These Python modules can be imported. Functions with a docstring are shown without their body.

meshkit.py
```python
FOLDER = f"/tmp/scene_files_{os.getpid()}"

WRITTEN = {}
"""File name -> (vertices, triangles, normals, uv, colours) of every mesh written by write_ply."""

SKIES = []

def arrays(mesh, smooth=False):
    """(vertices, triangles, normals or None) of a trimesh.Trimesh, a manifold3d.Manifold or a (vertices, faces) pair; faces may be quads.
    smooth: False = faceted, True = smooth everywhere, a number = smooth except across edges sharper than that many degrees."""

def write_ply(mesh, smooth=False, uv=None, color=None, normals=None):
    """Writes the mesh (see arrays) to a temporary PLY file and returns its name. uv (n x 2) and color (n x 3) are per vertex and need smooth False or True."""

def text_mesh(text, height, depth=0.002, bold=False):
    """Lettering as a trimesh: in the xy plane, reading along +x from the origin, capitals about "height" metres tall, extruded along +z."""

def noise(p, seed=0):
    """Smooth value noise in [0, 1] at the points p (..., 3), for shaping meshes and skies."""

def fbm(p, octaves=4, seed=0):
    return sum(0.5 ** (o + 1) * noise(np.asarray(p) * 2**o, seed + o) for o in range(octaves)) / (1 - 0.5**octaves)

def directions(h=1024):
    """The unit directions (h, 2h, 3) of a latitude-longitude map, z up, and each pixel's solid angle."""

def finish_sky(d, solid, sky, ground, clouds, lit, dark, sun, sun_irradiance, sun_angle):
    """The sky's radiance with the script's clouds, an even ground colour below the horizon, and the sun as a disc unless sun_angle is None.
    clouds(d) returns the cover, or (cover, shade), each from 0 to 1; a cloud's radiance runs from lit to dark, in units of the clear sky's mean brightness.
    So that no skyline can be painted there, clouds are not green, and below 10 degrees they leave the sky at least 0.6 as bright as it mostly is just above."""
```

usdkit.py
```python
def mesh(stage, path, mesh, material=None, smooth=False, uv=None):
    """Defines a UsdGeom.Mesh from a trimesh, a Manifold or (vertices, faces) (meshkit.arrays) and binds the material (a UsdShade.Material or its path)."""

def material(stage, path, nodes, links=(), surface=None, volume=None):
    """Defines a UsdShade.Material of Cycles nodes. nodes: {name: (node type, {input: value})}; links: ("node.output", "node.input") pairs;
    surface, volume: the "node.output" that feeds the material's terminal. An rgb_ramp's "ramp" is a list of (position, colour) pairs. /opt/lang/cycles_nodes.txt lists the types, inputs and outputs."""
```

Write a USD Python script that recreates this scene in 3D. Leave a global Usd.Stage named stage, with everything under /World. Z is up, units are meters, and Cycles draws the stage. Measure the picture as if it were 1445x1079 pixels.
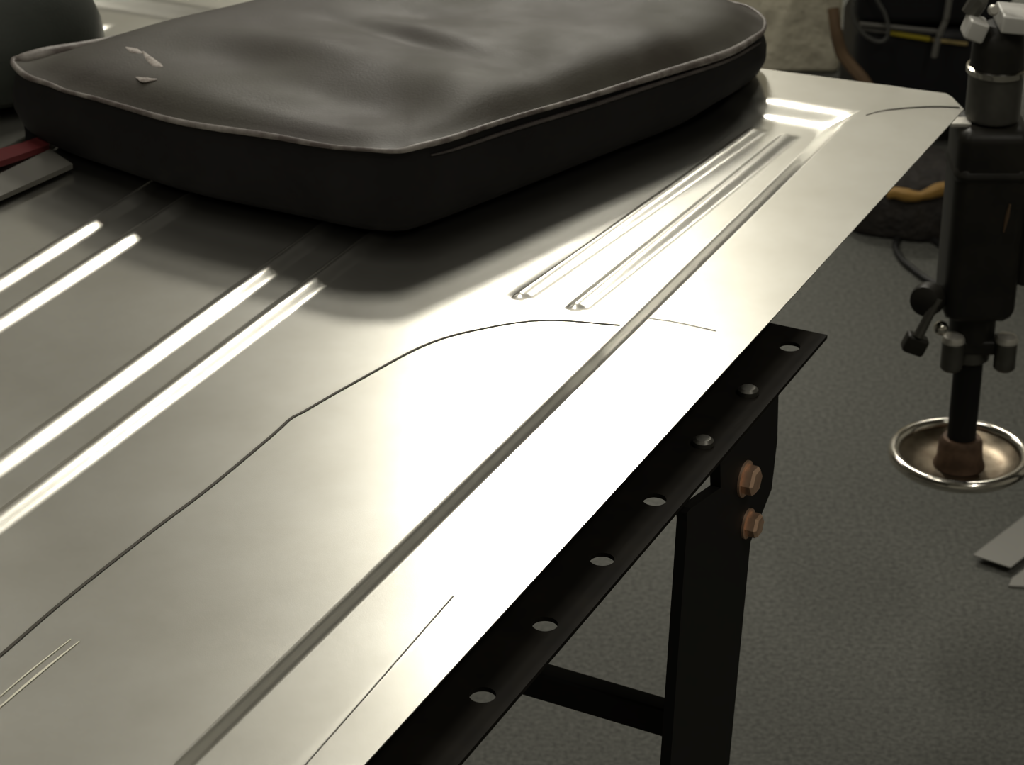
import math
import numpy as np, trimesh, manifold3d
from shapely.geometry import Polygon
from pxr import Usd, UsdGeom, UsdLux, Gf, Sdf
import usdkit, meshkit

stage = Usd.Stage.CreateInMemory()
UsdGeom.Xform.Define(stage, '/World')
UsdGeom.Scope.Define(stage, '/World/Looks')

# ------------------------------------------------------------------ camera
F, CX, CY = 3500.0, 722.5, 539.5               # focal length and centre in pixels of the 1445 x 1079 frame
PITCH = math.atan((CY + 1300.0) / F)           # horizon lies 1300 px above the frame
ZP = 0.78                                      # height of the sheet panel's flange
CZ = ZP + 0.93
CAM = np.array([0, 0, CZ])
FW = np.array([0, math.cos(PITCH), -math.sin(PITCH)])
UP = np.array([0, math.sin(PITCH), math.cos(PITCH)])
cam = UsdGeom.Camera.Define(stage, '/World/camera')
cam.AddTranslateOp().Set(Gf.Vec3d(0, 0, CZ))
cam.AddRotateXOp().Set(90 - math.degrees(PITCH))
cam.CreateHorizontalApertureAttr(36.0)
cam.CreateVerticalApertureAttr(36.0 * 1079 / 1445)
cam.CreateFocalLengthAttr(36.0 * F / 1445)
cam.CreateClippingRangeAttr(Gf.Vec2f(0.05, 100))
cam.CreateFocusDistanceAttr(1.85)
cam.CreateFStopAttr(16.0)
cam.CreateExposureAttr(0.0)

# ------------------------------------------------------------------ light
WARM = Gf.Vec3f(1.0, 0.958, 0.845)
KEY = np.array([0.10, 5.35, 2.80])             # bright lamp beyond the table
KEY_POWER = 112.0


def disk_light(path, pos, target, radius, intensity, color=WARM):
    l = UsdLux.DiskLight.Define(stage, path)
    z = np.asarray(pos, float) - np.asarray(target, float)
    z /= np.linalg.norm(z)
    x = np.cross([0, 0, 1.0], z); x /= np.linalg.norm(x)
    y = np.cross(z, x)
    m = np.eye(4); m[0, :3], m[1, :3], m[2, :3], m[3, :3] = x, y, z, pos
    l.AddTransformOp().Set(Gf.Matrix4d(m.tolist()))
    l.CreateRadiusAttr(radius); l.CreateIntensityAttr(intensity); l.CreateColorAttr(color)
    return l


disk_light('/World/key_lamp', KEY, [0.25, 1.75, ZP], 0.16, KEY_POWER)
for k, (x, y, TUBE_POWER) in enumerate([(-2.2, 0.2, 27), (1.6, 0.2, 27), (-0.4, 2.7, 20), (-2.2, 6.2, 17), (1.6, 6.2, 15)]):
    l = UsdLux.RectLight.Define(stage, f'/World/tube_lamp_{k + 1:03d}')
    l.AddTranslateOp().Set(Gf.Vec3d(x, y, 3.90))
    l.CreateWidthAttr(0.22); l.CreateHeightAttr(1.5)
    l.CreateIntensityAttr(TUBE_POWER); l.CreateColorAttr(WARM)
l = UsdLux.RectLight.Define(stage, '/World/hanging_tube_lamp')   # a tube fitting over the far end of the table
l.AddTranslateOp().Set(Gf.Vec3d(0.32, 5.55, 3.86))
l.CreateWidthAttr(0.3); l.CreateHeightAttr(1.0)
l.CreateIntensityAttr(62.0); l.CreateColorAttr(WARM)

# ------------------------------------------------------------------ helpers
FH = F / math.cos(PITCH)
AZ = math.atan((2691 - CX) / FH)               # direction of the table's long edge
U = np.array([math.sin(AZ), math.cos(AZ), 0.0])
V = np.array([math.cos(AZ), -math.sin(AZ), 0.0])


def ray(x, y):
    return FW + np.array([1.0, 0, 0]) * (x - CX) / F + UP * (CY - y) / F


def at(x, y, z=ZP):
    d = ray(x, y)
    return CAM + d * (z - CZ) / d[2]


O = at(1360, 154)                              # the panel's far right corner


def W(u, v, z=ZP):
    p = O + U * u + V * v
    return np.array([p[0], p[1], z])


def WN(uvz):
    a = np.asarray(uvz, float)
    p = O[None, :2] + a[:, :1] * U[None, :2] + a[:, 1:2] * V[None, :2]
    return np.column_stack([p, a[:, 2]])


def uv(x, y, z=ZP):
    q = at(x, y, z) - O
    return float(q @ U), float(q @ V)


def on_v(x, y, v):                             # the point of the vertical plane v = const behind a pixel, as (u, z)
    d = ray(x, y)
    t = (v - (CAM - O) @ V) / (d @ V)
    q = CAM + d * t
    return float((q - O) @ U), float(q[2])


TAKEN = {}


def numbered(parent, name):
    n = TAKEN.get((parent, name), 0); TAKEN[(parent, name)] = n + 1
    return f'{parent}/{name}' + (f'_{n:03d}' if n else '')


BASE = {}


def tag(prim, label=None, category=None, group=None, kind=None):
    for k, v in dict(label=label, category=category, group=group, kind=kind).items():
        if v: prim.SetCustomDataByKey(k, v)
    return prim


def thing(name, label, category, base, group=None):
    path = numbered('/World', name)
    x = UsdGeom.Xform.Define(stage, path)
    x.AddTranslateOp().Set(Gf.Vec3d(*map(float, base)))
    BASE[path] = np.asarray(base, float)
    tag(x.GetPrim(), label, category, group)
    return path


def part(parent, name, mesh, mat, smooth=35, label=None, kind=None):
    """One mesh, given in world coordinates, as a part of a thing (or of a part)."""
    path = numbered(parent, name)
    root = parent
    while root not in BASE: root = root.rsplit('/', 1)[0]
    v, f, _ = meshkit.arrays(mesh, False)
    m = usdkit.mesh(stage, path, (v - BASE[root], f), MAT[mat], smooth=smooth)
    tag(m.GetPrim(), label, None, None, kind)
    return path


def single(name, mesh, mat, label=None, category=None, group=None, kind=None, smooth=35):
    path = numbered('/World', name)
    m = usdkit.mesh(stage, path, mesh, MAT[mat], smooth=smooth)
    tag(m.GetPrim(), label, category, group, kind)
    return path


def join(*ms):
    return trimesh.util.concatenate([m for m in ms])


def frame_of(z):
    z = np.asarray(z, float) / np.linalg.norm(z)
    x = np.cross([0, 0, 1.0] if abs(z[2]) < 0.95 else [1.0, 0, 0], z); x /= np.linalg.norm(x)
    return x, np.cross(z, x), z


def rbox(size, centre, ax=(1, 0, 0), ay=(0, 1, 0), r=0.003, seg=8):
    """A box with rounded edges; ax, ay: its local axes in the world."""
    sx, sy, sz = np.asarray(size, float) / 2
    r = min(r, sx * .95, sy * .95, sz * .95)
    s = manifold3d.Manifold.sphere(r, seg)
    h = manifold3d.Manifold.batch_hull([s.translate([a * (sx - r), b * (sy - r), c * (sz - r)]) for a in (-1, 1) for b in (-1, 1) for c in (-1, 1)])
    m = h.to_mesh(); v = np.array(m.vert_properties[:, :3], float)
    ax = np.asarray(ax, float) / np.linalg.norm(ax); ay = np.asarray(ay, float); az = np.cross(ax, ay); az /= np.linalg.norm(az); ay = np.cross(az, ax)
    v = v[:, :1] * ax + v[:, 1:2] * ay + v[:, 2:] * az + np.asarray(centre, float)
    return trimesh.Trimesh(v, np.array(m.tri_verts), process=False)


def lathe(profile, centre, axis=(0, 0, 1), n=48):
    """profile: (radius, height) pairs along the axis."""
    m = trimesh.creation.revolve(np.asarray(profile, float), sections=n)
    x, y, z = frame_of(axis)
    v = np.array(m.vertices)
    m.vertices = v[:, :1] * x + v[:, 1:2] * y + v[:, 2:] * z + np.asarray(centre, float)
    m.fix_normals()
    return m


def sweep(points, radius, n=10, closed=False):
    """A tube along a polyline."""
    p = np.asarray(points, float)
    t = (np.roll(p, -1, 0) - np.roll(p, 1, 0)) if closed else np.gradient(p, axis=0)
    t /= np.linalg.norm(t, axis=1, keepdims=True) + 1e-12
    ref = np.array([0, 0, 1.0]); a = np.cross(t, ref)
    bad = np.linalg.norm(a, axis=1) < 0.2
    a[bad] = np.cross(t[bad], [1.0, 0, 0])
    a /= np.linalg.norm(a, axis=1, keepdims=True)
    b = np.cross(t, a)
    ang = np.arange(n) * 2 * np.pi / n
    rr = np.broadcast_to(radius, (len(p),))[:, None, None]
    v = (p[:, None] + rr * (np.cos(ang)[None, :, None] * a[:, None] + np.sin(ang)[None, :, None] * b[:, None])).reshape(-1, 3)
    rows = len(p) if closed else len(p) - 1
    f = []
    for i in range(rows):
        k = (i + 1) % len(p)
        for j in range(n):
            j2 = (j + 1) % n
            f += [(i * n + j, i * n + j2, k * n + j2), (i * n + j, k * n + j2, k * n + j)]
    if not closed:
        v = np.vstack([v, p[:1], p[-1:]])
        e0, e1, l = len(v) - 2, len(v) - 1, (len(p) - 1) * n
        for j in range(n):
            j2 = (j + 1) % n
            f += [(e0, j2, j), (e1, l + j, l + j2)]
    m = trimesh.Trimesh(v, f, process=False); m.fix_normals()
    return m


def smooth_line(pts, n=60, closed=False):
    """A Catmull-Rom curve through the points."""
    p = np.asarray(pts, float)
    q = np.vstack([p[-1:], p, p[:2]]) if closed else np.vstack([2 * p[0] - p[1], p, 2 * p[-1] - p[-2]])
    k = len(p) if closed else len(p) - 1
    s = np.linspace(0, k, n, endpoint=not closed)
    i = np.minimum(s.astype(int), k - 1); t = (s - i)[:, None]
    a, b, c, d = q[i], q[i + 1], q[i + 2], q[i + 3]
    return 0.5 * (2 * b + (c - a) * t + (2 * a - 5 * b + 4 * c - d) * t ** 2 + (3 * b - a - 3 * c + d) * t ** 3)


def prism(poly, to_world, depth):
    """A 2-D polygon extruded; to_world maps (a, b, depth) rows to world points."""
    m = trimesh.creation.extrude_polygon(Polygon(poly) if not isinstance(poly, Polygon) else poly, depth)
    m.vertices = to_world(np.array(m.vertices)); m.fix_normals()
    return m


def sstep(x):
    x = np.clip(x, 0, 1)
    return x * x * (3 - 2 * x)


# ------------------------------------------------------------------ materials
MAT = {}


def mat(name, color, rough=0.5, metallic=0.0, spec=0.5, noise=None, bump=None, sheen=0, coat=0, rough_noise=None):
    """noise: (scale, colour2, detail, low, high); bump: (scale, strength, distance); rough_noise: (scale, low, high)"""
    n = {'p': ('principled_bsdf', {'base_color': color, 'roughness': rough, 'metallic': metallic, 'specular_ior_level': spec, 'sheen_weight': sheen, 'coat_weight': coat}),
         'g': ('texture_coordinate', {})}
    l = []
    if noise:
        s, c2, det, lo, hi = noise
        n['t'] = ('noise_texture', {'scale': s, 'detail': det, 'roughness': 0.6})
        n['r'] = ('rgb_ramp', {'ramp': [(lo, color), (hi, c2)]})
        l += [('g.object', 't.vector'), ('t.fac', 'r.fac'), ('r.color', 'p.base_color')]
    if rough_noise:
        s, lo, hi = rough_noise
        n['rn'] = ('noise_texture', {'scale': s, 'detail': 4})
        n['rm'] = ('map_range', {'from_min': 0.3, 'from_max': 0.7, 'to_min': lo, 'to_max': hi})
        l += [('g.object', 'rn.vector'), ('rn.fac', 'rm.value'), ('rm.result', 'p.roughness')]
    if bump:
        s, st, dist = bump
        n['bt'] = ('noise_texture', {'scale': s, 'detail': 4})
        n['b'] = ('bump', {'strength': st, 'distance': dist})
        l += [('g.object', 'bt.vector'), ('bt.fac', 'b.height'), ('b.normal', 'p.normal')]
    MAT[name] = usdkit.material(stage, f'/World/Looks/{name}', n, l, surface='p.BSDF')


def sheet_metal():
    """Bare rolled steel sheet: a tight lobe and a broad one, with faint blotches."""
    n = {'g': ('texture_coordinate', {}),
         't': ('noise_texture', {'scale': 7.0, 'detail': 5.0, 'roughness': 0.6}),
         'c': ('rgb_ramp', {'ramp': [(0.3, (0.60, 0.585, 0.53)), (0.7, (0.70, 0.69, 0.64))]}),
         'rn': ('noise_texture', {'scale': 9.0, 'detail': 4.0}),
         'rm': ('map_range', {'from_min': 0.3, 'from_max': 0.7, 'to_min': 0.13, 'to_max': 0.16}),
         'a': ('principled_bsdf', {'metallic': 1.0}),
         'b': ('principled_bsdf', {'metallic': 1.0, 'roughness': 0.36}),
         'bt': ('noise_texture', {'scale': 900.0, 'detail': 2.0}),
         'bu': ('bump', {'strength': 0.06, 'distance': 0.0005}),
         'm': ('mix_closure', {'fac': 0.42})}
    l = [('g.object', 't.vector'), ('t.fac', 'c.fac'), ('c.color', 'a.base_color'), ('c.color', 'b.base_color'),
         ('g.object', 'rn.vector'), ('rn.fac', 'rm.value'), ('rm.result', 'a.roughness'),
         ('g.object', 'bt.vector'), ('bt.fac', 'bu.height'), ('bu.normal', 'a.normal'), ('bu.normal', 'b.normal'),
         ('a.BSDF', 'm.closure1'), ('b.BSDF', 'm.closure2')]
    MAT['sheet'] = usdkit.material(stage, '/World/Looks/sheet', n, l, surface='m.closure')


sheet_metal()
mat('floor_concrete', (0.080, 0.082, 0.073), 0.75, spec=0.25, noise=(150, (0.155, 0.155, 0.140), 6, .35, .65), bump=(500, 0.3, 0.002))
mat('wall_paint', (0.42, 0.41, 0.37), 0.8, noise=(3, (0.48, 0.47, 0.42), 4, .3, .7))
mat('dark_wall_paint', (0.20, 0.195, 0.175), 0.8)
mat('ceiling_paint', (0.45, 0.44, 0.40), 0.9)
mat('column_plaster', (0.86, 0.80, 0.63), 0.9, noise=(22, (0.58, 0.53, 0.41), 8, .44, .70), bump=(60, 0.5, 0.01))
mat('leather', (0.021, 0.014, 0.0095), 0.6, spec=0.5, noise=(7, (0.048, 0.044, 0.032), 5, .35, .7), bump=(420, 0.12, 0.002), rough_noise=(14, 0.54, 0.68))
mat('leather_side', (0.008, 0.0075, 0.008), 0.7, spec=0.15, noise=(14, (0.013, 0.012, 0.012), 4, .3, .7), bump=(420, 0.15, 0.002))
mat('piping', (0.075, 0.058, 0.052), 0.5, noise=(40, (0.24, 0.22, 0.20), 5, .4, .65))
mat('welt_brown', (0.040, 0.032, 0.030), 0.6, noise=(30, (0.075, 0.062, 0.058), 4, .4, .65))
mat('scuff', (0.42, 0.38, 0.35), 0.7, noise=(200, (0.2, 0.17, 0.15), 3, .35, .65))
mat('leather_green', (0.018, 0.021, 0.017), 0.6, spec=0.3, noise=(12, (0.028, 0.032, 0.026), 5, .3, .7), bump=(420, 0.15, 0.002))
mat('red_cloth', (0.11, 0.010, 0.012), 0.7)
mat('grey_steel', (0.14, 0.135, 0.12), 0.55, metallic=0.5)
mat('marker', (0.040, 0.034, 0.022), 0.7)
mat('scratch', (0.62, 0.60, 0.50), 0.5, metallic=0.6)
mat('black_steel', (0.009, 0.008, 0.0065), 0.75, spec=0.1, noise=(30, (0.014, 0.012, 0.009), 4, .35, .7))
mat('black_tube', (0.007, 0.0065, 0.006), 0.6, spec=0.25)
mat('brass', (0.95, 0.66, 0.48), 0.42, metallic=0.8, noise=(60, (0.75, 0.48, 0.33), 3, .4, .7))
mat('chrome', (0.66, 0.63, 0.57), 0.14, metallic=1.0, rough_noise=(30, 0.10, 0.22))
mat('worn_chrome', (0.25, 0.21, 0.155), 0.36, metallic=1.0, noise=(40, (0.15, 0.115, 0.08), 4, .35, .7))
mat('rusty_hub', (0.09, 0.055, 0.035), 0.6, metallic=0.4, noise=(50, (0.18, 0.11, 0.07), 4, .4, .7))
mat('machine_black', (0.012, 0.0112, 0.0095), 0.45, spec=0.25, noise=(25, (0.022, 0.020, 0.016), 4, .35, .7))
mat('machine_grey', (0.10, 0.097, 0.085), 0.38, metallic=0.7, noise=(25, (0.15, 0.145, 0.13), 4, .35, .7))
mat('dull_steel', (0.55, 0.53, 0.48), 0.42, metallic=0.6)
mat('cast_alloy', (0.56, 0.55, 0.52), 0.5, metallic=0.3)
mat('chest_black', (0.011, 0.011, 0.013), 0.5, spec=0.3)
mat('trim_grey', (0.17, 0.165, 0.15), 0.5, metallic=0.3)
mat('yellow_plastic', (0.42, 0.34, 0.02), 0.5)
mat('tan_plastic', (0.30, 0.23, 0.09), 0.5)
mat('cable_grey', (0.075, 0.075, 0.07), 0.5)
mat('cable_black', (0.012, 0.012, 0.012), 0.5)
mat('brown_card', (0.14, 0.085, 0.04), 0.8, noise=(20, (0.09, 0.055, 0.03), 4, .3, .7))
mat('orange_strap', (0.42, 0.24, 0.055), 0.6, noise=(20, (0.32, 0.18, 0.04), 3, .3, .7))
mat('black_bag', (0.018, 0.015, 0.014), 0.7, noise=(35, (0.032, 0.026, 0.022), 5, .35, .7), bump=(40, 0.6, 0.02))
mat('offcut', (0.25, 0.245, 0.225), 0.55, metallic=0.2)

# ------------------------------------------------------------------ the room
RX0, RX1, RY0, RY1, RH = -4.5, 4.0, -2.5, 8.0, 4.0


def slab(x0, x1, y0, y1, z0, z1):
    m = trimesh.creation.box([x1 - x0, y1 - y0, z1 - z0]); m.apply_translation([(x0 + x1) / 2, (y0 + y1) / 2, (z0 + z1) / 2])
    return m


single('floor', slab(RX0, RX1, RY0, RY1, -0.1, 0), 'floor_concrete', 'dark grey speckled concrete workshop floor', kind='structure')
single('ceiling', slab(RX0, RX1, RY0, RY1, RH, RH + .1), 'ceiling_paint', kind='structure')
single('wall_left', slab(RX0 - .1, RX0, RY0, RY1, 0, RH), 'dark_wall_paint', kind='structure')
single('wall_right', slab(RX1, RX1 + .1, RY0, RY1, 0, RH), 'wall_paint', kind='structure')
single('wall_back', slab(RX0, RX1, RY1, RY1 + .1, 0, RH), 'wall_paint', kind='structure')
single('wall_front', slab(RX0, RX1, RY0 - .1, RY0, 0, RH), 'wall_paint', kind='structure')
col = rbox([0.26, 0.26, RH], [0.505, 4.67, RH / 2], r=0.012)
single('column', col, 'column_plaster', 'rough pale beige concrete column behind the table', kind='structure')

# ------------------------------------------------------------------ the sheet metal panel
STEP = 0.0100                                   # the field lies this much below the flange
T = 0.0012


def field_height(u, v):
    """Height of the sheet over the flange's level, for arrays u (along the table) and v (to the right)."""
    # the recessed field: u < -0.049, v < -0.0945, with a tight corner
    a = np.clip((-0.0940 - v) / 0.0215, 1e-4, 4.0)
    u_s = -0.049 + 0.026 * (v + 0.1)               # the far step runs a little askew
    b = np.clip((u_s - u) / 0.052, 1e-4, 4.0)
    side = a ** -4 / (a ** -4 + b ** -4)        # 1 on the side step, 0 on the far one
    s = (a ** -4 + b ** -4) ** -0.25
    s = np.where((v > -0.0940) | (u > u_s), 0.0, s * 1.03)
    s = np.clip(s, 0, 1)
    z = -STEP * (side * (0.70 * s + 0.30 * sstep(s)) + (1 - side) * s ** 3 * (6 * s * s - 15 * s + 10))

    def bead(v_c, hgt, left, right, u0=None, u1=None, du0=0.012, du1=0.012, skew=0.0):
        x = v - (v_c + skew * u)
        p = np.where(x < 0, sstep((x + left) / left), sstep((right - x) / right))
        if u1 is not None: p = p * sstep((u1 - u) / du1)
        if u0 is not None: p = p * sstep((u - u0) / du0)
        return hgt * p

    for vc in (-0.3965, -0.4465, -0.596, -0.644, -0.774, -0.82, -0.951, -0.998, -1.12, -1.17):
        z = z + bead(vc, 0.0038, 0.0090, 0.0165, u1=-0.142, du1=0.03)
    z = z + bead(-0.1675, 0.0034, 0.0075, 0.0155, u0=-0.586, u1=-0.118, skew=0.0915)
    z = z + bead(-0.1380, 0.0034, 0.0075, 0.0155, u0=-0.584, u1=-0.118, skew=0.0525)
    # the flange bends down a trifle along a faint line near its outer edge; the whole flange bows a little
    z = z - 0.00008 * sstep((v + 0.040) / 0.006) * sstep((-0.9 - u) / 0.2)
    z = z + 0.0005 * np.sin(2.1 * u + 1.1) * np.sin(1.7 * v + .5)
    return z


us = np.unique(np.round(np.concatenate([np.linspace(-1.5, -0.62, 60), np.linspace(-0.62, -0.56, 36), np.linspace(-0.56, -0.19, 34), np.linspace(-0.19, -0.04, 90), np.linspace(-0.04, 0.0, 20)]), 6))
vf = [np.linspace(-1.25, 0.0, 120), np.linspace(-0.125, -0.085, 56)]
for vc in (-0.3965, -0.4465, -0.596, -0.644, -0.774, -0.82, -0.951, -0.998, -1.12, -1.17):
    vf.append(np.linspace(vc - 0.010, vc + 0.018, 26))
vf += [np.linspace(-0.178, -0.115, 90), np.linspace(-0.05, -0.03, 14)]
vs = np.unique(np.round(np.concatenate(vf), 4))


def u_end(v):                                   # the far edge is cut a little askew, with the corner snipped
    return np.where(v < -0.027, np.maximum(0.038 + 0.0905 * v, 0.004), 0.0356 * (-v / 0.027))


UU, VV = np.meshgrid(us, vs, indexing='ij')
VV = VV + np.interp(VV, [-0.26, -0.1675, -0.138, -0.104], [0, 0.0915, 0.0525, 0]) * np.clip(UU, -0.62, 0)   # the grid follows the slanting beads
stretch = np.clip((UU + 0.04) / 0.04, 0, 1)
UU = UU + stretch * u_end(VV)
seam_uv = np.array([(-0.0584, -0.0821), (-0.046, -0.073), (-0.0341, -0.064), (-0.0188, -0.0465), (-0.006, -0.028), (0.0012, -0.0153)])
ZZ = field_height(UU, VV)
# the far flange tucks under the side flange beyond the seam
seam_u = np.interp(VV, seam_uv[:, 1], seam_uv[:, 0])
ZZ = ZZ - 0.0003 * sstep((UU - seam_u) / 0.004) * sstep((VV + 0.0835) / 0.012) * (VV < -0.0005)
nu, nv = UU.shape


def grid_shell(UU, VV, ZZ, thick):
    top = WN(np.column_stack([UU.ravel(), VV.ravel(), ZP + ZZ.ravel()]))
    n = len(top)
    idx = np.arange(n).reshape(nu, nv)
    a, b, c, d = idx[:-1, :-1].ravel(), idx[1:, :-1].ravel(), idx[1:, 1:].ravel(), idx[:-1, 1:].ravel()
    f_top = np.vstack([np.column_stack([a, c, b]), np.column_stack([a, d, c])])
    if np.cross(top[f_top[0, 1]] - top[f_top[0, 0]], top[f_top[0, 2]] - top[f_top[0, 0]])[2] < 0: f_top = f_top[:, ::-1]
    ring = np.concatenate([idx[0, :], idx[1:, -1], idx[-1, -2::-1], idx[-2:0:-1, 0]])
    low = top - [0, 0, thick]
    v = np.vstack([top, low])
    f_low = f_top[:, ::-1] + n
    r2 = np.roll(ring, -1)
    f_side = np.vstack([np.column_stack([ring, r2, r2 + n]), np.column_stack([ring, r2 + n, ring + n])])
    m = trimesh.Trimesh(v, np.vstack([f_top, f_low, f_side]), process=False)
    return m


panel = thing('sheet_metal_panel', 'large bare steel panel with pressed beads and a stepped flange, on the black table', 'sheet metal', W(-0.75, -0.6, ZP - STEP - T))
part(panel, 'sheet', grid_shell(UU, VV, ZZ, T), 'sheet', smooth=40)


def strip_on_sheet(uvpts, width, thick=0.0003, n=160, lift=0.0003):
    p = smooth_line(uvpts, n)
    wd = np.broadcast_to(width, (n,)) if np.ndim(width) == 0 else np.interp(np.linspace(0, 1, n), np.linspace(0, 1, len(width)), width)
    t = np.gradient(p, axis=0); t /= np.linalg.norm(t, axis=1, keepdims=True)
    nn = np.column_stack([-t[:, 1], t[:, 0]])
    rows = []
    for s, dz in ((-.5, 0), (-.5, thick), (.5, thick), (.5, 0)):
        q = p + nn * (s * wd)[:, None]
        rows.append(np.column_stack([q, ZP + field_height(q[:, 0], q[:, 1]) + lift + dz]))
    v = WN(np.stack(rows, 1).reshape(-1, 3))
    f = []
    for i in range(n - 1):
        for j in range(4):
            k = (j + 1) % 4
            f += [(i * 4 + j, i * 4 + k, (i + 1) * 4 + k), (i * 4 + j, (i + 1) * 4 + k, (i + 1) * 4 + j)]
    f += [(0, 1, 2), (0, 2, 3)] + [tuple((n - 1) * 4 + k for k in q) for q in ((2, 1, 0), (3, 2, 0))]
    m = trimesh.Trimesh(v, f, process=False); m.fix_normals()
    return m


line_px = [(-60, 972), (0, 925), (91, 847), (211, 752), (293, 690), (381, 617), (410, 591), (430, 580), (500, 540), (600, 487), (680, 464), (770, 452), (875, 459)]
ZF = ZP - STEP
line_uv = [uv(x, y, ZF) for x, y in line_px]
part(panel, 'scribed_line', strip_on_sheet(line_uv, (0.0027, 0.0027, 0.0024, 0.0022, 0.0019)), 'marker', smooth=False, label='thin dark curved line drawn across the flat of the panel')
part(panel, 'scribed_line', strip_on_sheet([uv(915, 449), (uv(955, 455)), uv(1010, 467)], 0.0006, n=30), 'marker', smooth=False, label='faint line continuing over the flange')
part(panel, 'fold_line', strip_on_sheet([uv(430, 1079), uv(520, 977), uv(640, 840)], 0.0007, n=40), 'trim_grey', smooth=False, label='faint grey line along the near flange')
part(panel, 'scratch', strip_on_sheet([uv(-20, 1015, ZF), uv(50, 955, ZF), uv(112, 905, ZF)], (0.001, 0.002, 0.0008), n=40), 'scratch', smooth=False, label='pale scratch at the near left of the panel')
part(panel, 'scratch', strip_on_sheet([uv(-20, 1000, ZF), uv(45, 945, ZF), uv(100, 902, ZF)], (0.0006, 0.0012, 0.0006), n=40), 'scratch', smooth=False)
seam_line = [uv(x, y) for x, y in [(1222, 163), (1243, 157), (1262, 154.5), (1292, 152), (1325, 151), (1354, 152)]]
part(panel, 'flange_seam', strip_on_sheet(seam_line, (0.0006, 0.0015, 0.003, 0.0035), n=40), 'marker', smooth=False, label='dark curved gap between the two flanges at the far corner')

# ------------------------------------------------------------------ the table
DZ = 0.034                                      # the angle's flat leg lies this far below the panel's flange
table = thing('steel_table', 'black steel angle frame table with a row of holes, under the sheet metal panel', 'table', W(-0.75, 0, 0))


def to_uv(depth_axis_z0):
    return lambda a: WN(np.column_stack([a[:, 0], a[:, 1], depth_axis_z0 + a[:, 2]]))


VE = 0.031
outer = [(-1.75, -0.030), (-0.482, -0.030), (-0.482, VE), (-1.75, VE)]
flat = Polygon(outer)
for k in range(-7, 1):
    flat = flat.difference(Polygon([(-0.5175 + 0.0966 * k + 0.0092 * math.cos(a), 0.0095 + 0.0092 * math.sin(a)) for a in np.linspace(0, 2 * np.pi, 25)[:-1]]) if k not in (-1, -2) else Polygon())
part(table, 'perforated_rail', prism(flat, to_uv(ZP - DZ - 0.0035), 0.0035), 'black_steel', smooth=False, label='flat leg of the angle with a row of round holes')
part(table, 'rail_upright', rbox([1.268, 0.005, DZ - T - 0.0006], W(-1.116, -0.0275, ZP - (DZ + T + .0006) / 2), U, V, r=0.001), 'black_steel')
for k in (-1, -2):
    c = W(-0.5175 + 0.0966 * k, 0.0095, ZP - DZ)
    part(table, 'rail_bolt', lathe([(0, .006), (0.006, .006), (0.0085, .004), (0.0085, -.0005), (0, -.0005)], c, n=20), 'machine_grey')
# frame on the other sides, under the panel
for (ua, va, ub, vb) in ((-0.53, -1.16, -0.53, -0.033), (-1.72, -1.16, -1.72, -0.033), (-1.75, -1.19, -0.482, -1.19)):
    a, b = W(ua, va), W(ub, vb)
    part(table, 'cross_rail', rbox([np.linalg.norm(b - a), 0.04, 0.04], [*((a + b) / 2)[:2], ZP - STEP - 0.0045 - T - 0.02], b - a, np.cross([0, 0, 1], b - a), r=0.003), 'black_tube')
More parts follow.
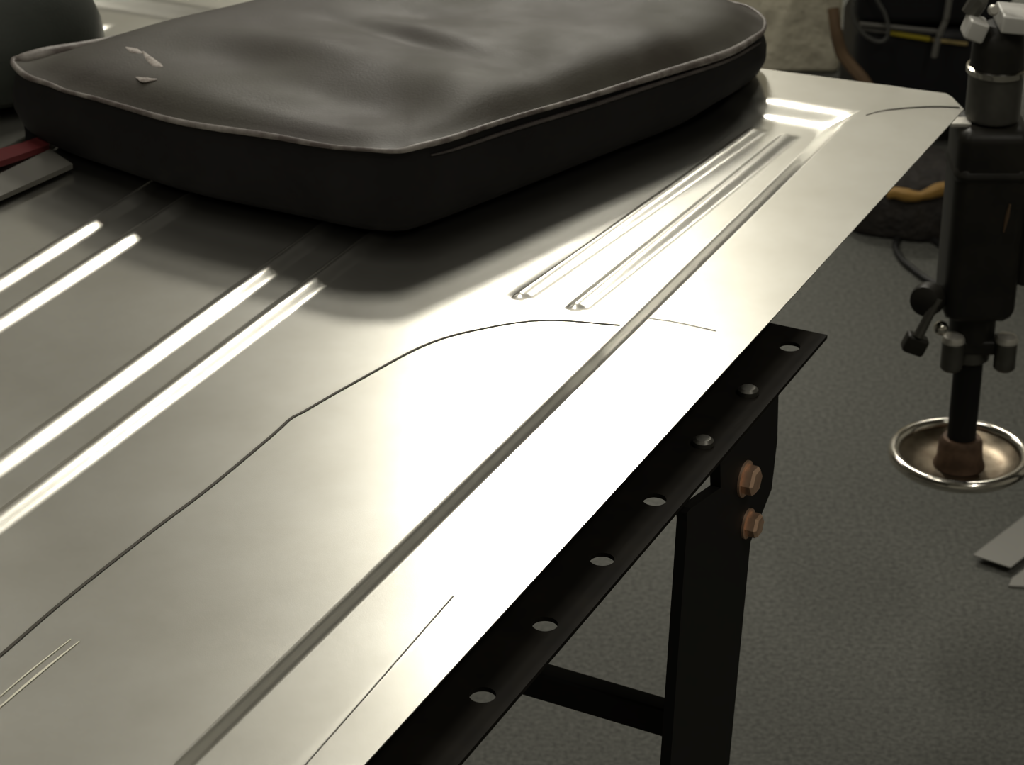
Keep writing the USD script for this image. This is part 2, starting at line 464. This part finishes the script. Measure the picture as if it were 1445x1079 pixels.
# leg with its gusset, cut to the outline seen; the plate stands flush with the rail's outer edge
VG, TP = 0.029, 0.009
zt = ZP - DZ - 0.004
to_v = lambda v0: (lambda a: WN(np.column_stack([a[:, 0], v0 - a[:, 2], a[:, 1]])))
BACK = 13                                       # the plate's thickness shows this many pixels on its left
gl, gr = on_v(957 + BACK, 735, VG), on_v(1059, 765, VG)
bl, br = on_v(933 + BACK, 1079, VG), on_v(1029, 1079, VG)
plate = [on_v(x, y, VG) for x, y in [(1099, 548), (1097, 620), (1089, 690)]] + [gr, gl] + [on_v(x + BACK, y, VG) for x, y in [(956, 724), (962, 717), (1004, 688)]]
plate = [(u, min(z, zt)) for u, z in plate] + [(on_v(1016, 655, VG)[0], zt)]
part(table, 'gusset_plate', prism(Polygon(plate).buffer(0), to_v(VG), TP), 'black_tube', smooth=False)
kl, kr = (bl[0] - gl[0]) / (bl[1] - gl[1]), (br[0] - gr[0]) / (br[1] - gr[1])
part(table, 'leg', prism([gl, gr, (gr[0] - kr * gr[1], 0.0), (gl[0] - kl * gl[1], 0.0)], to_v(VG), TP), 'black_tube', smooth=False)
for (uc, vc) in ((-0.53, -1.16), (-1.70, -1.16), (-1.70, -0.0)):
    part(table, 'leg', rbox([0.05, 0.05, ZP - .06 - STEP], W(uc, vc, (ZP - .06 - STEP) / 2), U, V, r=0.003), 'black_tube')
rc = uv(935, 1011, 0.5)
su, sz = on_v(935, 1011, 0.0)
a, b = W(su, 0.008, sz), W(su + 0.02, -1.13, sz)
part(table, 'stretcher', rbox([np.linalg.norm(b - a), 0.020, 0.027], (a + b) / 2, b - a, np.cross([0, 0, 1], b - a), r=0.003), 'black_tube')
for x, y, r in ((1050, 675, .0125), (1054, 738, .0105)):
    bu, bz = on_v(x, y, VG)
    p = W(bu, VG, bz)
    hexa = lathe([(0, .012), (r * .82, .012), (r, .0095), (r, 0.0), (0, 0.0)], p, axis=V, n=6)
    wash = lathe([(0, .002), (r * 1.25, .002), (r * 1.25, -.0003), (0, -.0003)], p, axis=V, n=24)
    bp = part(table, 'hex_bolt', hexa, 'brass', smooth=False, label='coppery hexagon bolt on the leg')
    part(bp, 'washer', wash, 'brass')

# ------------------------------------------------------------------ the leather sandbag
HS = 0.080                                      # mean seam height over what it rests on
ZB = ZP - STEP + 0.0046                         # rests on the beads
seam_px = [(20, 88, .074), (36, 106, .074), (75, 122, .075), (120, 136, .076), (250, 171, .079), (400, 196, .083), (500, 211, .086), (560, 213, .087), (602, 205, .087), (700, 175, .084), (850, 130, .076), (1000, 85, .067),
           (1062, 56, .062), (1077, 40, .061), (1074, 26, .060), (1055, 14, .060), (1000, -3, .060), (890, -38, .062), (780, -72, .064), (700, -82, .066), (600, -58, .068), (400, 0, .072), (280, 30, .073), (150, 60, .074), (50, 83, .074)]
seam3 = np.array([(*uv(x, y, ZB + h), h) for x, y, h in seam_px])
NS = 220
so3 = smooth_line(seam3, NS, closed=True)
so, seam_h = so3[:, :2], so3[:, 2]
ctr = so.mean(0)
lens = np.linalg.norm(so - ctr, axis=1)


def inset(o, d):
    """The outline moved d towards the inside."""
    t = np.roll(o, -1, 0) - np.roll(o, 1, 0); t /= np.linalg.norm(t, axis=1, keepdims=True)
    n = np.column_stack([-t[:, 1], t[:, 0]])
    s = np.sign(((ctr - o) * n).sum(1)).mean()
    return o + n * d * (1 if s > 0 else -1)


def inflate():
    """The membrane over the bag's outline (Poisson's equation on a 4 mm grid): how it puffs up, without creases."""
    import scipy.sparse as sp, scipy.sparse.linalg as sla, shapely
    g = 0.004
    gu = np.arange(so[:, 0].min() - 2 * g, so[:, 0].max() + 3 * g, g); gv = np.arange(so[:, 1].min() - 2 * g, so[:, 1].max() + 3 * g, g)
    X, Y = np.meshgrid(gu, gv, indexing='ij')
    inside = shapely.contains_xy(Polygon(so), X, Y)
    k = -np.ones(X.shape, int); k[inside] = np.arange(inside.sum()); n = int(inside.sum())
    rows, cols = [], []
    for di, dj in ((1, 0), (-1, 0), (0, 1), (0, -1)):
        q = np.roll(k, (di, dj), (0, 1)); m = inside & (q >= 0)
        rows.append(k[m]); cols.append(q[m])
    r, c = np.concatenate(rows), np.concatenate(cols)
    A_ = sp.csr_matrix((np.concatenate([np.full(len(r), -1.0), np.full(n, 4.0)]), (np.concatenate([r, np.arange(n)]), np.concatenate([c, np.arange(n)]))))
    sol = np.zeros(X.shape); sol[inside] = sla.spsolve(A_.tocsc(), np.full(n, g * g))
    from scipy.interpolate import RegularGridInterpolator
    return RegularGridInterpolator((gu, gv), sol, bounds_error=False, fill_value=0.0)


PUFF = inflate()


def edge_distance(u, v):
    """About the distance from the outline near it, levelling off inwards."""
    return np.maximum(PUFF(np.column_stack([np.ravel(u), np.ravel(v)])), 0).reshape(np.shape(u)) / 0.085


def bag_top(u, v, r):
    """Height over the seam of the bag's top; r is 1 at the seam and 0 at the centre."""
    e = edge_distance(u, v)
    z = 0.024 * (1 - np.exp(-e / 0.030)) * (1 - 0.25 * np.exp(-e / 0.012))
    g = lambda uc, vc, su, sv, a, rot=0.0: a * np.exp(-(((u - uc) * math.cos(rot) + (v - vc) * math.sin(rot)) / su) ** 2 - ((-(u - uc) * math.sin(rot) + (v - vc) * math.cos(rot)) / sv) ** 2)
    z = z + g(-0.475, -0.47, 0.045, 0.10, -0.017) + g(-0.45, -0.68, 0.05, 0.06, -0.005)
    z = z + g(-0.37, -0.56, 0.035, 0.10, 0.010) + g(-0.40, -0.38, 0.05, 0.05, 0.008) + g(-0.24, -0.36, 0.06, 0.10, 0.006)
    z = z + g(-0.30, -0.47, 0.018, 0.13, -0.006, 0.25) + g(-0.22, -0.52, 0.03, 0.05, -0.006) + g(-0.17, -0.28, 0.03, 0.05, 0.005)
    at_px = lambda x, y: uv(x, y, ZB + 0.095)
    z = z + g(*at_px(345, 82), 0.045, 0.060, -0.011) + g(*at_px(575, 142), 0.040, 0.050, -0.010) + g(*at_px(420, 140), 0.022, 0.050, 0.006) + g(*at_px(620, 60), 0.030, 0.09, 0.005, 0.5)
    wob = meshkit.fbm(np.column_stack([u.ravel() * 9, v.ravel() * 9, np.full(u.size, 2.3)])).reshape(u.shape)
    return (z + 0.0045 * wob) * (1 - np.exp(-e / 0.02))


s_ang = np.linspace(0, 2 * np.pi, NS, endpoint=False)
seam_z = ZB + seam_h + 0.0006 * np.sin(17 * s_ang)
rings = []
side = [(0.060, 0.0), (0.030, 0.0), (0.012, 0.004), (0.002, 0.016), (-0.004, 0.036), (-0.004, 0.056), (0.0, 0.078), (0.002, 0.090)]
for d, z in side:
    q = inset(so, d) if d < .05 else ctr + (so - ctr) * 0.75
    f = z / 0.095
    base = ZB + 0.0062 * sstep((q[:, 0] + 0.17) / 0.06)
    rings.append(np.column_stack([q, base + f * (seam_z - base)]))
rings.append(np.column_stack([so, seam_z]))
bottom_centre = np.array([[*ctr, ZB]])


def loft(rings, caps=(None, None)):
    n = len(rings[0]); v = np.vstack(rings); f = []
    for i in range(len(rings) - 1):
        j = np.arange(n); k = (j + 1) % n
        f += [np.column_stack([i * n + j, i * n + k, (i + 1) * n + k]), np.column_stack([i * n + j, (i + 1) * n + k, (i + 1) * n + j])]
    for c, i in zip(caps, (0, len(rings) - 1)):
        if c is not None:
            v = np.vstack([v, c]); e = len(v) - 1; j = np.arange(n); k = (j + 1) % n
            f.append(np.column_stack([np.full(n, e), i * n + k, i * n + j]) if i == 0 else np.column_stack([np.full(n, e), i * n + j, i * n + k]))
    m = trimesh.Trimesh(v, np.vstack(f), process=False)
    return m


rr = np.concatenate([[1.0, 0.985, 0.965, 0.945], np.linspace(0.92, 0.02, 50)])
top_rings = []
PLANE = np.linalg.lstsq(np.column_stack([np.ones(NS), so]), seam_z, rcond=None)[0]
RESID = seam_z - np.column_stack([np.ones(NS), so]) @ PLANE
lie = lambda u, v: PLANE[0] + PLANE[1] * np.asarray(u) + PLANE[2] * np.asarray(v)
for r in rr:
    q = ctr + (so - ctr) * r
    dz = bag_top(q[:, 0], q[:, 1], np.full(NS, r))
    edge = (1 - r) * lens
    lip = 0.0015 * np.exp(-(edge / 0.01) ** 2)
    top_rings.append(np.column_stack([q, lie(q[:, 0], q[:, 1]) + RESID * r ** 7 + dz + lip]))
ct = bag_top(np.array([ctr[0]]), np.array([ctr[1]]), np.array([0.0]))[0]


def oriented(m):
    m = trimesh.Trimesh(WN(m.vertices), m.faces, process=False)
    return m


bag = thing('leather_sandbag', 'large rectangular dark leather sandbag with piped seams, lying across the sheet metal panel', 'sandbag', W(ctr[0], ctr[1], ZB))
bottom = oriented(loft(rings, (bottom_centre, None)))
if bottom.triangles_center[np.argmin(bottom.triangles_center[:, 2])] is not None:
    c = np.append(W(ctr[0], ctr[1])[:2], ZB + HS / 2)
    mid = bottom.face_normals * (bottom.triangles_center - c)
    if mid.sum() < 0: bottom.invert()
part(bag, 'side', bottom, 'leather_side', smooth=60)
topm = oriented(loft(top_rings, (None, np.array([[*ctr, lie(*ctr) + ct]]))))
if topm.face_normals[:, 2].mean() < 0: topm.invert()
part(bag, 'top', topm, 'leather', smooth=60)
ring_pts = WN(np.column_stack([inset(so, -0.001), seam_z + 0.001]))
part(bag, 'piping', sweep(ring_pts, 0.0026 + 0.0005 * np.sin(7 * s_ang) + 0.0060 * np.exp(-(((s_ang / (2 * np.pi)) - 0.955) / 0.035) ** 2) + 0.0015 * np.exp(-(((s_ang / (2 * np.pi)) - 0.43) / 0.04) ** 2), 8, closed=True), 'piping', smooth=60, label='worn pale piping around the top seam')
ring2 = WN(np.column_stack([inset(so, -0.001), seam_z - 0.009 + 0.002 * np.sin(5 * s_ang)]))
w0, w1 = int(.325 * NS), int(.50 * NS)
part(bag, 'welt', sweep(ring2[w0:w1], 0.0022 * np.sin(np.linspace(0.15, np.pi - .15, w1 - w0)) ** .5, 6), 'welt_brown', smooth=60)


def top_z(u, v):
    # invert the radial parametrisation by nearest outline direction
    a = np.arctan2(so[:, 1] - ctr[1], so[:, 0] - ctr[0])
    ang = np.arctan2(v - ctr[1], u - ctr[0]); o = np.argsort(a)
    L = np.interp(ang, a[o], lens[o], period=2 * np.pi)
    r = np.hypot(u - ctr[0], v - ctr[1]) / L
    return lie(np.atleast_1d(u), np.atleast_1d(v)) + bag_top(np.atleast_1d(u), np.atleast_1d(v), np.atleast_1d(r))


def patch_on_bag(pxpts, widths, n=24):
    p = np.array([uv(x, y, ZB + HS + 0.012) for x, y in pxpts])
    c = smooth_line(p, n)
    z = top_z(c[:, 0], c[:, 1])
    pts = WN(np.column_stack([c, z - 0.0006]))
    w = np.interp(np.linspace(0, 1, n), np.linspace(0, 1, len(widths)), widths)
    m = sweep(pts, w, 8)
    v = np.array(m.vertices)
    zz = np.concatenate([np.repeat(pts[:, 2], 8), pts[:1, 2], pts[-1:, 2]])
    v[:, 2] = zz + (v[:, 2] - zz) * 0.4
    m.vertices = v
    return m


part(bag, 'scuff_mark', patch_on_bag([(178, 72), (190, 77), (201, 80)], (.001, .0055, .0015)), 'scuff', label='pale torn scuff in the leather')
part(bag, 'scuff_mark', patch_on_bag([(202, 78), (212, 88), (222, 97), (229, 101)], (.0015, .004, .005, .0015)), 'scuff', label='pale torn scuff in the leather')
part(bag, 'scuff_mark', patch_on_bag([(193, 113), (206, 118), (222, 119)], (.001, .0055, .001)), 'scuff', label='pale torn scuff in the leather')

# ------------------------------------------------------------------ the second bag, and what lies under it
sc = np.array(uv(-12, 97, ZP))
ZQ = ZP - STEP + 0.0046
n2 = 96
t2 = np.linspace(0, 2 * np.pi, n2, endpoint=False)
prof = [(0.70, 0.0), (0.90, 0.003), (0.98, 0.014), (1.0, 0.032), (0.98, 0.052), (0.93, 0.07), (0.84, 0.09), (0.72, 0.108), (0.56, 0.124), (0.38, 0.136), (0.2, 0.143)]
rad = 0.122 * (1 + 0.02 * np.sin(3 * t2) + 0.015 * np.sin(5 * t2 + 1))
rg = [np.column_stack([sc[0] + rad * k * np.cos(t2), sc[1] + rad * k * np.sin(t2), np.full(n2, ZQ + z * 1.0)]) for k, z in prof]
bag2 = thing('round_sandbag', 'dark greenish rounded bag beyond the leather sandbag, at the left edge', 'sandbag', W(sc[0], sc[1], ZQ))
b2 = oriented(loft(rg, (np.array([[*sc, ZQ]]), np.array([[*sc, ZQ + 0.146]]))))
if (b2.face_normals * (b2.triangles_center - b2.centroid)).sum() < 0: b2.invert()
part(bag2, 'cover', b2, 'leather_green', smooth=60)

cl = [uv(x, y, ZQ) for x, y in [(-30, 226), (30, 210), (66, 197), (70, 212), (30, 226), (-30, 246)]]
single('red_strip', prism(cl, to_uv(ZQ + 0.0002), 0.006), 'red_cloth', 'dark red strip lying on the panel beside the round bag, at the left edge', 'strip', smooth=False)
bar = [uv(x, y, ZQ) for x, y in [(-40, 272), (71, 217), (103, 238), (-40, 302)]]
single('flat_steel_bar', prism(bar, to_uv(ZQ + 0.0002), 0.005), 'grey_steel', 'short flat grey steel bar on the panel at the near corner of the sandbag', 'steel bar', smooth=False)

# ------------------------------------------------------------------ the wheeling machine
ax0 = at(1403, 135, 0.74)
AXX, AXY = ax0[0], ax0[1]


def axis_z(y):
    lo, hi = -0.5, 1.5
    for _ in range(50):
        m = (lo + hi) / 2
        d = np.array([AXX, AXY, m]) - CAM
        if CY - F * (d @ UP) / (d @ FW) > y: lo = m
        else: hi = m
    return lo


S = 1.0 / (F / ((np.array([AXX, AXY, 0.55]) - CAM) @ FW))   # metres per pixel at the machine
A = lambda z: np.array([AXX, AXY, z])
mach = thing('wheeling_machine', 'black metal shaping machine with a chrome handwheel, beside the far corner of the panel', 'machine', (AXX, AXY, 0))
z1, z2, z3, z4, z5, z6, z7 = (axis_z(y) for y in (48, 92, 165, 178, 434, 505, 636))
part(mach, 'anvil_holder', lathe([(0, z1 + .014), (.016, z1 + .012), (.026, z1 + .002), (.0285, z1 - .012), (.029, z2), (0, z2)], A(0), n=40), 'machine_black')
part(mach, 'collar', lathe([(0, z2 - .001), (.027, z2 - .001), (.0295, z2 - .004), (.0295, z3 + .004), (.028, z3), (0, z3)], A(0), n=40), 'machine_grey')
part(mach, 'collar_ring', lathe([(.0298, z2 - .008), (.0325, z2 - .007), (.0325, z2 - .001), (.0298, z2)], A(0), n=40), 'chrome', label='bright ring around the top of the collar')
part(mach, 'stop_tab', rbox([.022, .02, .006], A(z3 - .003) + [-.036, -.008, 0], r=.0015), 'dull_steel')
hw = 51 * S
part(mach, 'housing', rbox([2 * hw, 2 * hw, z3 - z5], A((z3 - .006 + z5) / 2), r=0.014), 'machine_black')
part(mach, 'housing_band', rbox([2 * hw + .004, 2 * hw + .004, .03], A(z3 - .055), r=0.014), 'machine_black')
part(mach, 'worn_edge', sweep([A(z3 - .085) + [.02, -hw - .0008, 0], A(z3 - .10) + [.018, -hw - .0008, 0], A(z3 - .118) + [.016, -hw - .0008, 0]], [.0012, .0025, .001], 8), 'brown_card', label='scraped brown edge on the housing')
# knob and lever on the housing's left
kz = axis_z(408)
kc = A(kz) + [-hw - .012, -.018, 0]
part(mach, 'knob', lathe([(0, .026), (.010, .026), (.017, .022), (.019, .014), (.019, .006), (.014, 0), (.012, -.012), (0, -.012)], kc, axis=(-.5, -.86, .1), n=28), 'machine_black')
part(mach, 'lever', sweep([kc + [0.004, -.022, .008], kc + [-.006, -.026, -.012], kc + [-.016, -.028, -.036]], [.005, .0055, .006], 10), 'machine_grey')
part(mach, 'lever_tip', rbox([.026, .02, .022], kc + [-.018, -.022, -.048], (1, 0, -.4), (0, 1, 0), r=.004), 'machine_black')
# clamp with lugs
zn = axis_z(474)
part(mach, 'neck', lathe([(0, z5 + .004), (.026, z5 + .004), (.026, zn), (0, zn)], A(0), n=32), 'machine_black')
part(mach, 'clamp', lathe([(0, zn), (.0225, zn), (.0235, zn - .003), (.0225, z6 + .002), (.020, z6), (0, z6)], A(0), n=32), 'machine_grey')
lz = axis_z(466)
part(mach, 'clamp_bar', rbox([.066, .026, .018], A(zn - .004) + [7 * S, -.012, 0], r=.004), 'machine_black')
for dx, dy in ((-31 * S, -.024), (45 * S, -.024)):
    c = A(lz) + [dx, dy, 0]
    lug = part(mach, 'clamp_lug', lathe([(0, .004), (.008, .0035), (.0125, 0), (.0125, -.034), (.010, -.037), (0, -.037)], c, n=28), 'machine_grey')
    part(lug, 'lug_cap', lathe([(0, .0085), (.006, .0075), (.011, .005), (.013, .001), (.013, -.002), (0, -.002)], c, n=28), 'dull_steel', label='domed pale metal cap')
part(mach, 'ball_catch', trimesh.Trimesh(*(lambda m: (m.vertices * .0085 + (A(axis_z(446)) + [-52 * S, -.03, 0]), m.faces))(trimesh.creation.icosphere(3, 1.0))), 'chrome', smooth=True)
part(mach, 'stem', lathe([(0, z6 + .002), (21 * S, z6 + .002), (21 * S, z7 + .012), (0, z7 + .012)], A(0), n=32), 'black_tube')
R = 96 * S
hz = axis_z(641)
ang = np.linspace(0, 2 * np.pi, 96, endpoint=False)
wheel = part(mach, 'handwheel', lathe([(R - .004, .001), (R - .012, -.006), (R - .026, -.012), (.030, -.013), (.020, -.012), (.020, -.016), (.032, -.018), (R - .024, -.017), (R - .008, -.010), (R - .002, -.003)], A(hz), n=96), 'worn_chrome', label='dished chrome handwheel at the bottom of the stem')
part(wheel, 'rim', sweep(np.column_stack([AXX + R * np.cos(ang), AXY + R * np.sin(ang), np.full(96, hz)]), 9.5 * S, 14, closed=True), 'chrome', smooth=True, label='bright round rim')
part(wheel, 'hub', lathe([(0, .024), (.021, .024), (.025, .018), (.027, -.004), (.030, -.012), (0, -.016)], A(hz), n=36), 'rusty_hub', label='rusty brown hub')
# the arm that carries the post, its column and foot, to the right
aw = 0.10
za = (axis_z(215) + axis_z(430)) / 2
part(mach, 'lower_arm', rbox([0.80, 0.075, 0.13], A(za) + [0.40 + hw - .002, 0.02, 0], r=.01), 'machine_black')
part(mach, 'frame_column', rbox([0.16, 0.14, 1.66], [AXX + hw + .80 + .075, AXY + .02, .83 + .03], r=.012), 'machine_black')
part(mach, 'foot', rbox([0.9, 0.6, 0.04], [AXX + hw + .80, AXY + .02, .02], r=.006), 'machine_black')
# what hangs from the upper yoke, at the top of the frame
zy = axis_z(28)
part(mach, 'upper_arm', rbox([0.90, 0.07, 0.09], [AXX + .50, AXY + .02, 1.45], r=.01), 'machine_black')
part(mach, 'upper_post', rbox([0.04, 0.04, 1.43 - zy - .06], [AXX + .075, AXY + .02, (1.43 + zy + .06) / 2], r=.006), 'machine_grey')
part(mach, 'anvil_plate', rbox([0.13, 0.05, 0.020], A(zy + .001) + [.058, -.012, 0], (1, 0, -.10), (0, 1, 0), r=.003), 'cast_alloy', label='pale grey alloy plate over the anvil holder')
part(mach, 'anvil_cheek', rbox([0.022, 0.03, 0.022], A(axis_z(34)) + [-.030, -.012, 0], (1, 0, -.35), (0, 1, 0), r=.003), 'cast_alloy')
part(mach, 'wheel_fork', sweep([A(axis_z(20)) + [-.034, 0, 0], A(axis_z(0)) + [-.026, 0.0, 0], A(axis_z(-40)) + [0.01, 0.01, 0], A(1.42) + [.075, .02, 0]], [.010, .011, .012, .012], 10), 'machine_grey')
part(mach, 'fork_bolt', lathe([(0, .006), (.004, .006), (.006, .003), (.006, 0), (0, 0)], A(axis_z(3)) + [-.015, -.025, 0], axis=(0, -1, .3), n=16), 'dull_steel')

# ------------------------------------------------------------------ behind: tool chest, cables, bag and straps
CYF = 4.15                                       # the chest's front


def on_y(x, y, yy=CYF):
    d = ray(x, y)
    return CAM + d * (yy / d[1])


x_l, x_r = on_y(1180, 60, CYF + .22)[0] + .006, on_y(1420, 60)[0]
z_seam = on_y(1260, 38)[2]
z_low = on_y(1260, 200)[2]
chest = thing('tool_chest', 'low black tool chest with a yellow stripe, on the floor behind the table', 'tool chest', ((x_l + x_r) / 2, CYF + .2, 0))
part(chest, 'body', rbox([x_r - x_l, 0.22, z_seam - .03], [(x_l + x_r) / 2, CYF + .11, (z_seam - .03) / 2 + .03], r=.03), 'chest_black')
part(chest, 'lid', rbox([x_r - x_l + .012, 0.23, 0.16], [(x_l + x_r) / 2, CYF + .108, z_seam + .082], r=.02), 'chest_black')
for k, (dx, dy) in enumerate(((.05, .04), (.05, .18))):
    for sx in (1, -1):
        part(chest, 'foot', rbox([.04, .04, .032], [x_l + dx if sx > 0 else x_r - dx, CYF + dy, .016], r=.004), 'chest_black')


def bar_on_chest(name, a, b, h, m, off=-.004, label=None):
    p, q = on_y(*a), on_y(*b)
    part(chest, name, rbox([np.linalg.norm(q - p), .008, h], (p + q) / 2 + [0, off, 0], q - p, (0, 1, 0), r=.002), m, label=label)


bar_on_chest('rail', (1212, 30), (1322, 41), .007, 'trim_grey', -.012, 'grey edge rail')
bar_on_chest('edge_strip', (1214, 39), (1252, 44), .006, 'trim_grey')
bar_on_chest('stripe', (1256, 45), (1312, 54), .008, 'yellow_plastic', -.004, 'yellow stripe')
bar_on_chest('edge_strip', (1314, 55), (1365, 61), .006, 'tan_plastic')
loop = smooth_line([on_y(*p, CYF - .03) for p in [(1225, -30), (1238, 0), (1249, 20), (1254, 42), (1249, 56), (1236, 58), (1220, 49), (1208, 34), (1203, 18), (1208, -5), (1225, -32)]], 70)
single('hanging_cable', sweep(loop, .0032, 8), 'cable_grey', 'grey cable hanging in a loop in front of the tool chest', 'cable')
loop2 = smooth_line([on_y(*p, CYF - .035) for p in [(1345, -40), (1338, 10), (1334, 30), (1327, 45), (1322, 62), (1318, 80)]], 40)
single('hanging_strap', sweep(loop2, [.0055] * 40, 8), 'trim_grey', 'grey strap hanging over the tool chest beside the machine', 'strap')
# a brown leather strap leaning between column and chest
bs = smooth_line([on_y(1176, 12, CYF + .0), on_y(1180, 45, CYF - .02), on_y(1188, 75, CYF - .03), on_y(1203, 95, CYF - .05), on_y(1222, 118, CYF - .08), on_y(1240, 150, CYF - .10)], 30)
single('brown_strap', sweep(bs, .011, 8), 'brown_card', 'brown strap curving down between the column and the tool chest', 'strap')
# black bag lying on the floor in front of the chest
bc = at(1300, 262, 0.06)
nb = 72; tb = np.linspace(0, 2 * np.pi, nb, endpoint=False)
bp = [(0.7, 0.0), (0.95, .006), (1.0, .03), (0.97, .06), (0.86, .09), (0.65, .105), (0.35, .112)]
wb = 1 + .07 * np.sin(3 * tb + 1) + .04 * np.sin(7 * tb)
rb = [np.column_stack([bc[0] + .155 * k * wb * np.cos(tb), bc[1] + .10 * k * wb * np.sin(tb), np.full(nb, z) + .004 * np.sin(5 * tb) * (z > .03)]) for k, z in bp]
blk = loft(rb, (np.array([[bc[0], bc[1], 0]]), np.array([[bc[0], bc[1], .112]])))
if (blk.face_normals * (blk.triangles_center - blk.centroid)).sum() < 0: blk.invert()
single('black_bag', blk, 'black_bag', 'crumpled black bag on the floor under the far corner of the panel', 'bag', smooth=60)


def hit(mesh, x, y):
    """The first point of a mesh on the line of sight through a pixel."""
    d = ray(x, y); t = np.asarray(mesh.triangles); e1, e2 = t[:, 1] - t[:, 0], t[:, 2] - t[:, 0]
    h = np.cross(d, e2); a = (e1 * h).sum(1); a = np.where(np.abs(a) < 1e-15, 1e-15, a)
    q0 = CAM - t[:, 0]; u_ = (q0 * h).sum(1) / a; q = np.cross(q0, e1); v_ = (q * d).sum(1) / a; w_ = (e2 * q).sum(1) / a
    ok = (u_ >= 0) & (v_ >= 0) & (u_ + v_ <= 1) & (w_ > 0)
    return CAM + d * w_[ok].min() if ok.any() else None


opl = [hit(blk, x, y) for x, y in [(1250, 276), (1262, 274), (1276, 277), (1292, 279), (1306, 276), (1322, 270), (1340, 266), (1356, 263)]]
opl = smooth_line([p + [0, -.010, .007] for p in opl if p is not None], 40)
om = sweep(opl, np.interp(np.linspace(0, 1, 40), [0, .3, .5, .7, 1], [.008, .011, .007, .012, .008]), 10)
single('orange_strap', om, 'orange_strap', 'dull orange strap draped over the front of the crumpled black bag', 'strap')
cb = smooth_line([at(x, y, .006) for x, y in [(1420, 300), (1345, 310), (1310, 312), (1280, 322), (1264, 344), (1272, 365), (1290, 381), (1310, 395), (1345, 408), (1420, 412)]], 60)
single('floor_cable', sweep(cb, .0055, 8), 'cable_black', 'black cable curving in a loop on the floor beside the machine housing', 'cable')
cb = smooth_line([at(x, y, .006) for x, y in [(1290, 321), (1297, 325), (1312, 335), (1335, 350), (1390, 380)]], 40)
single('straight_cable', sweep(cb, .0055, 8), 'cable_black', 'black cable running straight across the floor towards the machine', 'cable')
# offcuts on the floor at the right edge
o1 = [at(x, y, 0)[:2] for x, y in [(1372, 793), (1425, 811), (1520, 735), (1520, 680)]]
single('steel_offcut', prism([tuple(p) for p in o1], lambda a: a + [0, 0, .010], .0015), 'offcut', 'flat grey sheet steel offcut on the floor, the larger pointed one', 'steel offcut', smooth=False)
o2 = [at(x, y, 0)[:2] for x, y in [(1423, 829), (1428, 818), (1520, 752), (1520, 834)]]
single('steel_offcut', prism([tuple(p) for p in o2], lambda a: a + [0, 0, .0002], .003), 'offcut', 'small grey steel offcut just in front of the pointed one, at the right edge', 'steel offcut', smooth=False)
